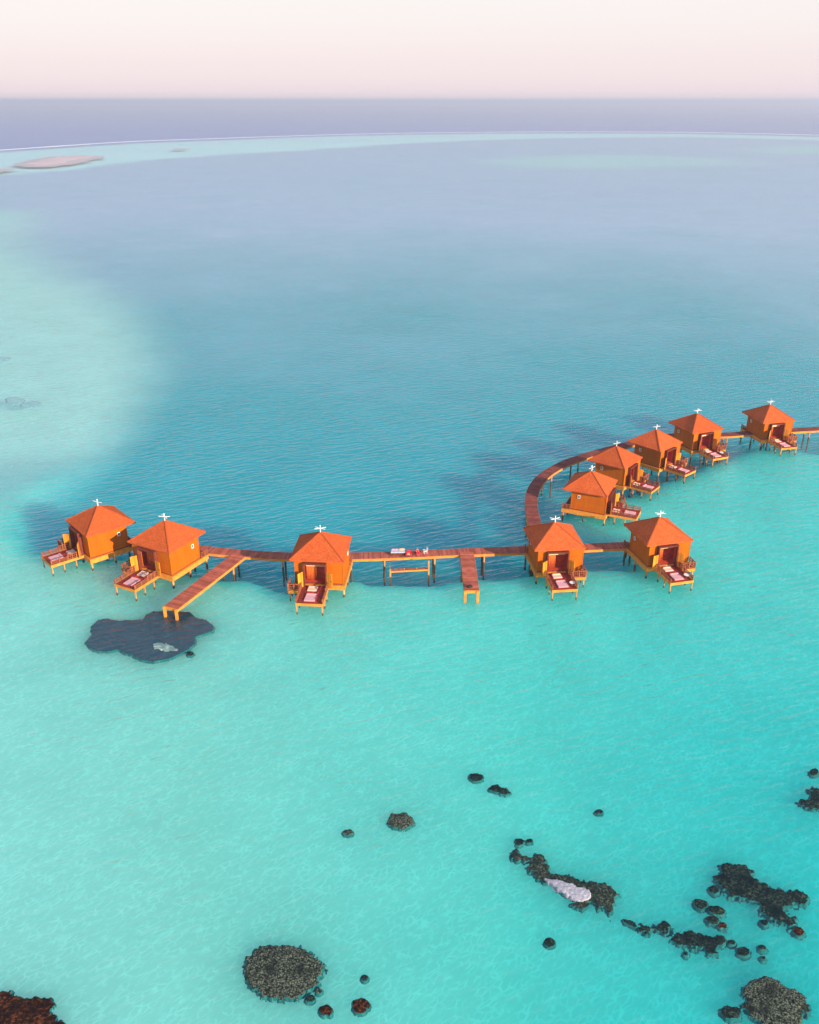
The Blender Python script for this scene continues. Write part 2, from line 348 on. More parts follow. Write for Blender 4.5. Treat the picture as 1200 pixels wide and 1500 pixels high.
a1 = n.new('ShaderNodeMath'); a1.operation = 'MULTIPLY_ADD'; a1.inputs[1].default_value = .12; l.new(w2, a1.inputs[0]); l.new(w1, a1.inputs[2])
a2 = n.new('ShaderNodeMath'); a2.operation = 'MULTIPLY_ADD'; a2.inputs[1].default_value = .45; l.new(w3, a2.inputs[0]); l.new(a1.outputs[0], a2.inputs[2])
bu = n.new('ShaderNodeBump'); bu.inputs['Strength'].default_value = 1; bu.inputs['Distance'].default_value = .5
l.new(a2.outputs[0], bu.inputs['Height'])
fr = n.new('ShaderNodeFresnel'); iv = n.new('ShaderNodeMapRange'); iv.inputs['To Min'].default_value = 1.42; iv.inputs['To Max'].default_value = 1 / 1.42
l.new(geo.outputs['Backfacing'], iv.inputs[0]); l.new(iv.outputs[0], fr.inputs['IOR']);   # same Fresnel from either side of the sheet
l.new(bu.outputs[0], fr.inputs['Normal'])
fs = n.new('ShaderNodeMath'); fs.operation = 'DIVIDE'; fd = n.new('ShaderNodeMath'); fd.operation = 'MULTIPLY_ADD'; fd.inputs[1].default_value = .3; fd.inputs[2].default_value = 1; l.new(fr.outputs[0], fd.inputs[0]); l.new(fr.outputs[0], fs.inputs[0]); l.new(fd.outputs[0], fs.inputs[1])
gl = n.new('ShaderNodeBsdfGlossy'); gl.inputs['Roughness'].default_value = .09; l.new(bu.outputs[0], gl.inputs['Normal'])
tr = n.new('ShaderNodeBsdfTransparent')
ms = n.new('ShaderNodeMixShader'); l.new(fs.outputs[0], ms.inputs[0]); l.new(tr.outputs[0], ms.inputs[1]); l.new(gl.outputs[0], ms.inputs[2])
l.new(ms.outputs[0], o.inputs['Surface'])

angs = np.radians(np.concatenate([np.arange(-42, 42.01, .22), np.arange(44, 316, 4)]))
radii = np.exp(np.arange(math.log(25), math.log(45000), .0125))
BED = lambda d: -.3 - 3.7 * sstep(.45, .85, d)
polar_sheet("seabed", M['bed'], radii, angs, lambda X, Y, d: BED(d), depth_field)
polar_sheet("water", M['water'], np.exp(np.linspace(math.log(25), math.log(45000), 60)), np.radians(np.arange(0, 360, 2)), lambda X, Y, d: X * 0)

# ------------------------------------------------------------------ huts
RR, ZE, ZA = 4.5, 6.35, 9.29
WX0, WX1, WY0, WY1, ZF = -3.70, 4.16, -4.2, 2.75, 2.15
DX0, DX1, DY, ZD = -2.45, 1.75, -10.18, 1.79

def rail(mb_, a, b, h=.95, posts=4, bal=True):
    """railing from a to b: posts, two rails and thin balusters"""
    a, b = Vector(a), Vector(b); L = (b - a).length
    for i in range(posts):
        p = a.lerp(b, i / (posts - 1)); mb_.bar(p, p + Vector((0, 0, h + .14)), .17)
    mb_.bar(a + Vector((0, 0, h)), b + Vector((0, 0, h)), .15, .12)
    mb_.bar(a + Vector((0, 0, .22)), b + Vector((0, 0, .22)), .10, .10)
    mb_.bar(a + Vector((0, 0, h * .6)), b + Vector((0, 0, h * .6)), .09, .09)
    if bal:
        k = max(2, int(L / .32))
        for i in range(1, k):
            p = a.lerp(b, i / k); mb_.bar(p + Vector((0, 0, .25)), p + Vector((0, 0, h - .04)), .055)

def make_hut(side):
    """side = +1: side balcony to the right of the deck, -1: to the left"""
    root = empty('overwater_hut')
    # roof: hipped pyramid with a slight flare and a real thickness
    r = MB(); rings = [(RR, ZE), (RR * .93, ZE + .17), (2.2, ZE + (ZA - ZE) * .525), (.12, ZA)]
    rings_in = [(RR - .05, ZE - .22), (3.4, ZE - .05)]
    v = []; f = []
    order = [rings_in[1], rings_in[0]] + rings
    for (q, z) in order: v += [(-q, -q, z), (q, -q, z), (q, q, z), (-q, q, z)]
    for k in range(len(order) - 1):
        for i in range(4): f.append((4 * k + i, 4 * k + (i + 1) % 4, 4 * k + 4 + (i + 1) % 4, 4 * k + 4 + i))
    f.append(tuple(range(4 * len(order) - 4, 4 * len(order)))); f.append((3, 2, 1, 0))
    r.add(v, f); ro = r.build('roof', M['roof'], root)
    hp = MB()
    for sx, sy in ((1, 1), (1, -1), (-1, 1), (-1, -1)):
        pts = [(sx * q, sy * q, z + .045) for q, z in rings]
        for a, b in zip(pts, pts[1:]): hp.bar(a, b, .20, .09)
    hp.build('ridge_cap', M['roof'], ro)
    # finial: white post with crossed wings
    fi = MB(); fi.cyl(0, 0, ZA - .15, ZA + 1.2, .09, .06)
    fi.cyl(0, 0, ZA + 1.2, ZA + 1.32, .10, .04)
    for a in (R(24), R(-24), R(156), R(204)):
        c, s_ = math.cos(a), math.sin(a)
        fi.bar((.06 * c, .06 * s_, ZA + .74), (.95 * c, .95 * s_, ZA + .80), .13, .07)
    fi.build('finial', M['white'], root)
    # walls with a real doorway in front
    ox0, ox1, oz = -2.05, 1.35, 5.7
    w = MB(); T = .16
    w.box(WX0, WX0 + T, WY0, WY1, ZF, ZE + .1); w.box(WX1 - T, WX1, WY0, WY1, ZF, ZE + .1)
    w.box(WX0 + T, WX1 - T, WY1 - T, WY1, ZF, ZE + .1)
    w.box(WX0 + T, ox0, WY0, WY0 + T, ZF, ZE + .1); w.box(ox1, WX1 - T, WY0, WY0 + T, ZF, ZE + .1)
    w.box(ox0, ox1, WY0, WY0 + T, oz, ZE + .1)
    w.build('wall', M['wall'], root)
    for x, y in ((WX0, WY0), (WX1, WY0), (WX0, WY1), (WX1, WY1)):
        ct = MB(); ct.box(x - .05, x + .05, y - .05, y + .05, ZF, ZE - .02); ct.build('corner_board', M['wall'], root)
    # the room behind the doorway
    rm = MB(); rm.box(ox0 - .7, ox1 + .7, WY0 + 1.75, WY0 + 1.85, ZF, 6.1); rm.box(ox0 - .8, ox0 - .7, WY0 + T, WY0 + 1.85, ZF, 6.1)
    rm.box(ox1 + .7, ox1 + .8, WY0 + T, WY0 + 1.85, ZF, 6.1); rm.box(ox0 - .8, ox1 + .8, WY0 + T, WY0 + 1.85, 2.0, ZF - .01)
    rm.build('room', M['room'], root)
    df = MB(); df.box(ox0 - .2, ox0, WY0 - .75, WY0 - .004, ZD, oz + .28); df.box(ox1, ox1 + .2, WY0 - .75, WY0 - .004, ZD, oz + .28)
    df.box(ox0, ox1, WY0 - .75, WY0 - .004, oz + .06, oz + .28)
    dfo = df.build('door_frame', M['dark'], root)
    va = MB(); va.add([(ox0 + .03, WY0 - .5, oz + .02), (ox1 - .03, WY0 - .5, oz + .02), (ox1 - .03, WY0 + .9, oz - .42), (ox0 + .03, WY0 + .9, oz - .42),
                       (ox0 + .03, WY0 - .5, oz + .05), (ox1 - .03, WY0 - .5, oz + .05), (ox1 - .03, WY0 + .9, oz - .36), (ox0 + .03, WY0 + .9, oz - .36)],
                      [(0, 1, 2, 3), (7, 6, 5, 4), (0, 4, 5, 1), (1, 5, 6, 2), (2, 6, 7, 3), (3, 7, 4, 0)])
    va.box(ox0 + .03, ox1 - .03, WY0 + .93, WY0 + 1.0, oz - 1.0, oz - .38)
    va.build('valance', M['valance'], root)
    cu = MB(); nseg = 26; x0, x1 = (ox0 + .05, ox0 + 1.75)
    pts = [(x0 + (x1 - x0) * i / nseg, WY0 + 1.15 + .09 * math.sin(i * 1.7)) for i in range(nseg + 1)]
    vv = [(x, y, z) for z in (ZF + .05, oz - .45) for x, y in pts] + [(x, y + .03, z) for z in (ZF + .05, oz - .45) for x, y in pts]
    k = nseg + 1; ff = []
    for i in range(nseg): ff += [(i, i + 1, k + i + 1, k + i), (2 * k + i, 3 * k + i, 3 * k + i + 1, 2 * k + i + 1), (i, 2 * k + i, 2 * k + i + 1, i + 1), (k + i, k + i + 1, 3 * k + i + 1, 3 * k + i)]
    cu.add(vv, ff); cu.build('curtain', M['curtain'], root, smooth=True)
    # door leaves folded outwards
    for sx, hx, op in ((-1, ox0 - .22, R(62)), (1, ox1 + .22, R(48))):
        d = MB(); d.box(0, 1.15, -.03, .03, 0, 2.75); d.box(.08, 1.07, -.06, -.031, .15, 1.2); d.box(.08, 1.07, -.06, -.031, 1.45, 2.6)
        dd = d.build('door', M['door'], root, loc=(hx, WY0 - .78, ZD + .04))
        dd.rotation_euler = (0, 0, -op if sx > 0 else math.pi + op)
        hn = MB(); hn.bar((1.02, -.10, 1.2), (1.02, -.10, 1.5), .05); hn.build('handle', M['dark'], dd)
    # wall windows, high at the back of both sides
    for sx in (-1, 1):
        x = WX0 if sx < 0 else WX1
        wf = MB(); y0, y1, z0, z1 = 1.0, 1.5, 4.6, 5.3
        for a in ((y0, y1, z1 - .08, z1), (y0, y1, z0, z0 + .08), (y0, y0 + .08, z0 + .08, z1 - .08), (y1 - .08, y1, z0 + .08, z1 - .08)):
            wf.box(x + (-.10 if sx < 0 else .004), x + (-.004 if sx < 0 else .10), *a)
        wo = wf.build('window', M['white'], root)
        pn = MB(); pn.box(x + (-.03 if sx < 0 else .004), x + (-.004 if sx < 0 else .03), y0 + .08, y1 - .08, z0 + .08, z1 - .08)
        pn.build('pane', M['pane'], wo)
    # platform: dark recess, then a ring beam
    pl = MB(); pl.box(WX0 + .12, WX1 - .12, WY0 + .1, WY1 + 1.5, 1.93, ZF - .02); pl.build('floor_frame', M['dark'], root)
    pb = MB(); pb.box(WX0 - .32, WX1 + .32, WY0 - .3, WY1 + 1.75, 1.12, 1.925); pb.build('platform', M['beam'], root)
    for x in (WX0 - .05, .2, WX1 + .05):
        for y in (WY0, WY0 + 4.2, WY1 + 1.45):
            s = MB(); s.cyl(x, y, -2.2, 1.115, .19, .17); s.build('stilt', M['post'], root)
    # rear porch with rails and hipped steps
    for x in (WX0 - .22, WX1 + .22):
        rp_ = MB(); rail(rp_, (x, WY1 + .15, 1.93), (x, WY1 + 1.65, 1.93), 1.0, 3); rp_.build('porch_railing', M['rail'], root)
    # sun deck
    dk = MB(); dk.box(DX0, DX1, DY, WY0 - .32, ZD - .12, ZD); dko = dk.build('sun_deck', M['deck'], root)
    fb = MB(); fb.box(DX0 - .08, DX1 + .08, DY - .10, DY - .004, ZD - .42, ZD + .03)
    fb.box(DX0 - .10, DX0 - .004, DY, WY0 - .32, ZD - .42, ZD + .03); fb.box(DX1 + .004, DX1 + .10, DY, WY0 - .32, ZD - .42, ZD + .03)
    fb.build('edge_beam', M['beam'], dko)
    for x in (DX0 + .05, DX1 - .05):
        for y in (DY + .05, DY + 2.1, DY + 4.2):
            s = MB(); s.bar((x, y, -2.2), (x, y, ZD - .43), .19); s.build('stilt', M['post'], root)
    for x in (DX0 - .03, DX1 + .03):
        ra = MB(); rail(ra, (x, DY + .05, ZD + .03), (x, DY + 2.9, ZD + .03), .7, 3, bal=False); rail(ra, (x, DY + 3.0, ZD + .03), (x, WY0 - .8, ZD + .03), 1.0, 4)
        ra.build('deck_railing', M['rail'], root)
    # runner lying on the deck between the mats is fixed to it
    ru = MB(); ru.box(-1.35, .75, DY + .45, WY0 - .6, ZD + .004, ZD + .03); ru.build('runner', M['runner'], dko)
    # side balcony with its own stair rail
    bx0, bx1 = (DX1 + .14, 4.25) if side > 0 else (-4.45, DX0 - .14)
    ba = MB(); ba.box(bx0, bx1, -6.35, WY0 - .32, ZD - .1, ZD); bao = ba.build('balcony', M['deck'], root)
    be = MB(); be.box(bx0, bx1, -6.45, -6.354, ZD - .5, ZD + .04)
    ex = bx1 + .004 if side > 0 else bx0 - .10
    be.box(ex, ex + .096, -6.45, WY0 - .32, ZD - .5, ZD + .04); be.build('edge_beam', M['beam'], bao)
    br = MB(); rail(br, (bx0 + .1, -6.4, ZD + .04), (bx1 - .05, -6.4, ZD + .04), 1.15, 3)
    xx = bx1 + .05 if side > 0 else bx0 - .05
    rail(br, (xx, -6.4, ZD + .04), (xx, WY0 - .35, ZD + .04), 1.15, 3); br.build('railing', M['rail'], bao)
    for y in (-6.2, -4.7):
        s = MB(); s.bar(((bx1 - .2) if side > 0 else (bx0 + .2), y, -2.2), ((bx1 - .2) if side > 0 else (bx0 + .2), y, ZD - .11), .17); s.build('stilt', M['post'], root)
    return root

def make_mat(mat, w, ln):
    """padded double sun mat with a head bolster"""
    root = empty('sun_mat')
    a = MB(); a.box(-w / 2, w / 2, -ln / 2, ln / 2, .0, .16); a.build('cushion', mat, root, bevel=.05)
    b = MB(); b.box(-w / 2 + .08, w / 2 - .08, ln / 2 - .42, ln / 2 - .05, .165, .30); b.build('pillow', mat, root, bevel=.05)
    return root

HUTS = [  # x, y, turn, size, label, short name
 (-56.13, 143.43, -.85, 1.03, "leftmost orange stilt hut, its long wall half shaded by the next hut", "leftmost hut"),
 (-42.43, 136.93, -.48, 1.05, "orange stilt hut beside the long jetty, second hut from the left", "hut beside the long jetty"),
 (-15.06, 132.73, -.08, 1.03, "orange stilt hut standing alone in the middle of the straight boardwalk", "lone hut mid boardwalk"),
 (25.29, 137.09, .10, 1.00, "orange stilt hut in front of the junction of straight and curved boardwalks", "hut at the boardwalk junction"),
 (44.14, 139.43, .24, .99, "orange stilt hut at the right end of the straight boardwalk, round table on its deck", "hut with the round table"),
 (36.09, 160.64, 1.14, .99, "orange stilt hut first in the curved row, tucked inside the boardwalk bend", "first hut of the curved row"),
 (44.14, 175.12, .91, .96, "orange stilt hut second in the curved row, behind the one inside the bend", "second hut of the curved row"),
 (55.24, 185.32, .73, .97, "orange stilt hut third and middle one of the curved row of five", "middle hut of the curved row"),
 (67.54, 195.98, .39, .99, "orange stilt hut fourth in the curved row, last before the boardwalk gap", "fourth hut of the curved row"),
 (87.27, 202.87, .24, .98, "orange stilt hut at the far right end of the curved row, farthest away", "last hut of the curved row")]
protoR = make_hut(1); protoL = make_hut(-1); used = set()
mats = [make_mat(M['mat'], 1.75, 2.15), make_mat(M['cream'], 1.6, 1.35)]
um = [False, False]
bpy.context.view_layer.update()
HUTM = []
for i, (x, y, a, s, lab, short) in enumerate(HUTS):
    p = protoL if i < 3 else protoR
    o = p if p not in used else copy_tree(p)
    used.add(p); o.location = (x, y, 0); o.rotation_euler = (0, 0, a); o.scale = (s, s, s)
    tag(o, lab, 'stilt hut', 'overwater huts along the boardwalks')
    for c in o.children:
        if c.name.startswith('door') and not c.name.startswith('door_frame'): c.rotation_euler.z += random.uniform(-.45, .5) * (1 if c.location.x < 0 else -1)
    mw = Matrix.Translation((x, y, 0)) @ Matrix.Rotation(a, 4, 'Z') @ Matrix.Scale(s, 4); HUTM.append(mw)
    for k, (lx, ly, ln) in enumerate(((-.45, -8.5, "outer end"), (-.6, -5.75, "door end"))):
        mo = mats[k] if not um[k] else copy_tree(mats[k])
        um[k] = True
        mo.location = mw @ Vector((lx, ly, ZD + .032)); mo.rotation_euler = (0, 0, a + (.03 if i % 2 else -.02)); mo.scale = (s, s, s)
        tag(mo, ("pale pink mat" if k == 0 else "cream mat") + " at the deck's " + ln + ", " + short, 'sun mat', 'sun mats on the hut decks')

def side_table(loc, lab):
    root = empty('side_table', loc, 0, lab, 'table', 'round tables on the hut decks')
    a = MB(); a.cyl(0, 0, .52, .58, .48, .48, 20); a.build('tabletop', M['white'], root)
    a = MB(); a.cyl(0, 0, .05, .515, .06, .06); a.build('leg', M['rail'], root)
    a = MB(); a.cyl(0, 0, 0, .045, .28, .26, 16); a.build('base', M['rail'], root)
for i, p, lab in ((4, (1.15, -9.0, ZD + .004), "white round table on the deck of the hut ending the straight boardwalk"),
                  (3, (1.2, -8.9, ZD + .004), "white round table beside the sun mat, hut at the boardwalk junction"),
                  (8, (1.2, -8.6, ZD + .004), "white round table beside the sun mat, fourth hut of the curved row")):
    side_table(HUTM[i] @ Vector(p), lab)

# ------------------------------------------------------------------ boardwalks
ZW = 1.95
def smooth(pts, step=1.2):
    """Catmull-Rom through pts, resampled"""
    p = [Vector(q) for q in pts]; p = [p[0] * 2 - p[1]] + p + [p[-1] * 2 - p[-2]]; o = []
    for i in range(1, len(p) - 2):
        k = max(1, int((p[i + 1] - p[i]).length / step))
        for j in range(k):
            t = j / k; a, b, c, d = p[i - 1], p[i], p[i + 1], p[i + 2]
            o.append(.5 * ((2 * b) + (c - a) * t + (2 * a - 5 * b + 4 * c - d) * t * t + (3 * b - a - 3 * c + d) * t ** 3))
    return o + [p[-2]]

def boardwalk(name, pts, width, label, cat, z=ZW, every=9.0, start=2.0, end_posts=False, square=False, mat='walk'):
    root = empty(name, (pts[0][0], pts[0][1], 0), 0, label, cat)
    q = [Vector((a[0] - pts[0][0], a[1] - pts[0][1])) for a in pts]
    q = smooth(q) if not square else [q[0].lerp(q[1], i / 40) for i in range(41)]
    # across vectors
    nn = []
    for i in range(len(q)):
        d = (q[min(i + 1, len(q) - 1)] - q[max(i - 1, 0)]).normalized(); nn.append(Vector((-d.y, d.x)))
    dk, eb = MB(), MB()
    # planks: each one laid across, with a narrow gap
    L = [0]
    for a, b in zip(q, q[1:]): L.append(L[-1] + (b - a).length)
    def pos(s):
        s = min(max(s, 0), L[-1]); i = max(k for k in range(len(L)) if L[k] <= s + 1e-9); i = min(i, len(q) - 2)
        t = (s - L[i]) / max(L[i + 1] - L[i], 1e-9); return q[i].lerp(q[i + 1], t), nn[i].lerp(nn[i + 1], t).normalized()
    s = 0; pw = .30
    while s < L[-1] - .05:
        (a, na), (b, nb) = pos(s + .012), pos(min(s + pw - .012, L[-1])); h = width / 2 + random.uniform(-.02, .02); dz = random.uniform(-.006, .006)
        v = [(a - na * h), (a + na * h), (b + nb * h), (b - nb * h)]
        dk.add([(p.x, p.y, z - .07) for p in v] + [(p.x, p.y, z + dz) for p in v], [(0, 3, 2, 1), (4, 5, 6, 7), (0, 1, 5, 4), (1, 2, 6, 5), (2, 3, 7, 6), (3, 0, 4, 7)])
        s += pw
    dk.build('decking', M[mat], root)
    for sgn in (-1, 1):
        e = MB(); vv = []; w0, w1 = width / 2 - .10, width / 2 + .05
        for p, m_ in zip(q, nn):
            for w, zz in ((w0, z - .5), (w1, z - .5), (w1, z - .075), (w0, z - .075)): vv.append((*(p + m_ * sgn * w), zz))
        k = len(q); ff = [tuple(range(4)), tuple(range(4 * k - 4, 4 * k))]
        for i in range(k - 1):
            for j in range(4): ff.append((4 * i + j, 4 * i + (j + 1) % 4, 4 * i + 4 + (j + 1) % 4, 4 * i + 4 + j))
        e.add(vv, ff); e.build('side_beam', M['beam'], root)
    ss = start
    while ss < L[-1]:
        p, m_ = pos(ss)
        for sgn in (-1, 1):
            c = p + m_ * sgn * (width / 2 - .22); g = MB(); g.cyl(c.x, c.y, -4.4, z - .51, .19, .17); g.build('stilt', M['post'], root)
        g = MB(); a = p - m_ * (width / 2 - .12); b = p + m_ * (width / 2 - .12); g.bar((a.x, a.y, z - .64), (b.x, b.y, z - .64), .22, .22); g.build('cross_beam', M['beam'], root)
        ss += every
    if end_posts:
        p, m_ = pos(L[-1]); d = Vector((m_.y, -m_.x))
        g = MB(); a = p - m_ * (width / 2 + .05) + d * .06; b = p + m_ * (width / 2 + .05) + d * .06
        g.bar((a.x, a.y, z - .22), (b.x, b.y, z - .22), .12, .48); g.build('end_beam', M['beam'], root)
        for sgn in (-1, 1):
            c = p + m_ * sgn * (width / 2 - .2) + d * .13; g = MB(); g.bar((c.x, c.y, -2.4), (c.x, c.y, z - .0), .42, .42); g.build('end_post', M['beam'], root)
    return root

def W_(pts): return [at(x, y, ZW) for x, y in pts]
main_pts = W_([(205, 786), (245, 795), (292, 803.5), (360, 810.5), (425, 814), (515, 814), (570, 812.5), (640, 809.5), (700, 807), (770, 804.5), (855, 801), (925, 798)])
boardwalk('boardwalk', main_pts, 2.5, "long straight reddish boardwalk on stilts linking the five front huts", 'boardwalk', start=11)
curve_pts = W_([(789, 800), (786, 782), (783, 765), (778.5, 742), (780, 722), (788, 706), (803, 692), (826, 679), (850, 670), (872, 663), (895, 657), (920, 650.5), (950, 643.5), (985, 637.5), (1020, 636.5), (1060, 636.5), (1095, 634), (1130, 631.5), (1165, 629.5), (1200, 627.5), (1260, 623.5)])
boardwalk('boardwalk', curve_pts, 2.5, "curved dark boardwalk on stilts bending round to the back row of huts", 'boardwalk', start=14, every=11, z=ZW - .006, mat='walk_dark')
jA = W_([(352, 812), (250, 890)]); boardwalk('jetty', jA, 2.7, "long narrow reddish jetty running out to the dark reef patch", 'jetty', z=ZW + .01, start=4, every=60, end_posts=True, square=True)
jB = W_([(684, 809), (691, 865)]); boardwalk('jetty', jB, 2.5, "short reddish jetty standing square to the boardwalk with a dark bag on it", 'jetty', z=ZW + .01, start=3, every=60, end_posts=True, square=True)

# a dark bag dropped at the end of the short jetty
bx, by = at(688, 861, ZW)
bg_ = MB(); bgr = empty('bag', (bx, by, ZW + .02), .3, "dark bag lying at the open end of the short jetty", 'bag')
v = []; f = []; nU, nV = 14, 8
for j in range(nV + 1):
    ph = math.pi * j / nV - math.pi / 2
    for i in range(nU):
        a = 2 * math.pi * i / nU; rr = math.cos(ph) * (1 + .12 * math.sin(3 * a + j))
        v.append((.55 * rr * math.cos(a), .34 * rr * math.sin(a), .24 + .24 * math.sin(ph)))
for j in range(nV):
    for i in range(nU): f.append((j * nU + i, j * nU + (i + 1) % nU, (j + 1) * nU + (i + 1) % nU, (j + 1) * nU + i))
bg_.add(v, f); bg_.build('sack', M['bag'], bgr, smooth=True)
s = MB(); pts = [Vector((.3 * math.cos(a), 0, .42 + .25 * math.sin(a))) for a in [math.pi * i / 8 for i in range(9)]]
for a, b in zip(pts, pts[1:]): s.bar(a, b, .06, .03)
s.build('strap', M['bag'], bgr)

# low landing stage below the boardwalk
lx, ly = at(600, 836, .6); L0 = at(572, 846, 0); L1 = at(628, 843, 0)
ld = empty('landing_stage', (L0[0], L0[1], 0), math.atan2(L1[1] - L0[1], L1[0] - L0[0]), "low timber landing stage on posts below the boardwalk's lounge corner", 'landing stage')
wl = math.hypot(L1[0] - L0[0], L1[1] - L0[1]); zb = 1.12
for i in range(2):
    s = MB(); s.bar((i * wl, 0, -2.4), (i * wl, 0, 2.95 if i else 1.7), .26); s.build('post', M['post'], ld)
s = MB(); s.bar((.13, 0, zb), (wl - .13, 0, zb), .14, .26); s.build('front_beam', M['beam'], ld)
s = MB()
for i in range(int(wl / .3)): s.box(.2 + i * .3, .46 + i * .3, .08, .95, zb + .02, zb + .08)
s.build('planks', M['walk'], ld).name = 'platform'
for u in (.37, .69):
    s = MB(); s.bar((u * wl, .5, zb + .09), (u * wl, .5, ZW - .5), .13); s.build('strut', M['post'], ld)
s = MB(); s.bar((0, .14, 1.6), (0, 1.4, 1.6), .12); s.bar((wl, .14, 1.6), (wl, 1.4, 1.6), .12); s.build('side_beam', M['beam'], ld)

# ------------------------------------------------------------------ lounge corner on the boardwalk
def spot(x, y): a = at(x, y, ZW); return (a[0], a[1], ZW + .012)
db = empty('daybed', spot(583, 812), .04, "low wooden daybed with pale blue cushion on the boardwalk beside the red chair", 'daybed')
s = MB(); s.box(-1.35, 1.35, -.55, .55, .28, .46); s.build('frame', M['dark'], db)
for x in (-1.2, 1.2):
    for y in (-.45, .45): s = MB(); s.box(x - .07, x + .07, y - .07, y + .07, 0, .275); s.build('leg', M['dark'], db)
s = MB(); s.box(-1.3, 1.3, -.5, .5, .465, .72); s.build('mattress', M['blue'], db, bevel=.06)
s = MB(); s.box(.2, 1.25, .0, .5, .725, 1.02); s.build('pillow', M['tan'], db, bevel=.09)
s = MB(); s.box(-1.15, .15, .12, .5, .725, .92); s.build('cushion', M['mat'], db, bevel=.07)

ch = empty('armchair', spot(599, 814.5), -.15, "small red armchair with beige seat cushion between daybed and seated person", 'armchair')
s = MB(); s.box(-.38, .38, -.36, .34, .2, .42); s.build('seat', M['red'], ch, bevel=.03)
s = MB(); s.box(-.38, .38, .22, .38, .425, 1.0); s.build('backrest', M['red'], ch, bevel=.04)
for sx in (-1, 1): s = MB(); s.box(sx * .38 - .07 + sx * .075, sx * .38 + .07 + sx * .075, -.36, .36, .2, .66); s.build('armrest', M['red'], ch, bevel=.03)
for x in (-.32, .32):
    for y in (-.3, .3): s = MB(); s.box(x - .03, x + .03, y - .03, y + .03, 0, .195); s.build('leg', M['dark'], ch)
s = MB(); s.box(-.29, .29, -.36, .2, .425, .55); s.build('cushion', M['tan'], ch, bevel=.04)

wc = empty('garden_chair', spot(623, 810.5), -1.2, "white slatted garden chair on the boardwalk beside the person in red", 'chair')
s = MB()
for i in range(5): s.box(-.28, .28, -.28 + i * .11, -.19 + i * .11, .42, .45)
s.build('seat', M['white'], wc)
s = MB()
for i in range(5): s.bar((-.24 + i * .12, .27, .46), (-.24 + i * .12, .42, 1.05), .08, .03)
s.bar((-.3, .43, 1.07), (.3, .43, 1.07), .05, .09); s.build('backrest', M['white'], wc)
for x in (-.26, .26):
    for y in (-.25, .25): s = MB(); s.bar((x, y, 0), (x, y, .415), .05); s.build('leg', M['white'], wc)
for sx in (-1, 1): s = MB(); s.bar((sx * .33, -.28, .64), (sx * .33, .30, .64), .06, .04); s.bar((sx * .33, -.25, .415), (sx * .33, -.25, .62), .04); s.build('armrest', M['white'], wc)

# stool under the seated person
sx_, sy_, sz_ = spot(611, 812.5)
st = empty('bench', (sx_, sy_, sz_), 0, "low dark bench that the person in red sits on", 'bench')
s = MB(); s.box(-.65, .65, -.24, .24, .38, .45); s.build('seat', M['dark'], st)
for x in (-.55, .55): s = MB(); s.box(x - .05, x + .05, -.2, .2, 0, .375); s.build('leg', M['dark'], st)

def skin_mesh(name, verts, edges, radii, mat, parent, sub=2, rootv=0):
    me = bpy.data.meshes.new(name); me.from_pydata(verts, edges, []); o = bpy.data.objects.new(name, me); C.objects.link(o); o.parent = parent
    mo = o.modifiers.new('skin', 'SKIN'); mo.use_smooth_shade = True; mo.branch_smoothing = .4
    if not me.skin_vertices: me.skin_vertices.new(name="")
    for i, (v, r) in enumerate(zip(me.skin_vertices[0].data, radii)): v.radius = r if isinstance(r, tuple) else (r, r); v.use_root = (i == rootv)
    ss = o.modifiers.new('sub', 'SUBSURF'); ss.levels = ss.render_levels = sub
    me.materials.append(mat); return o

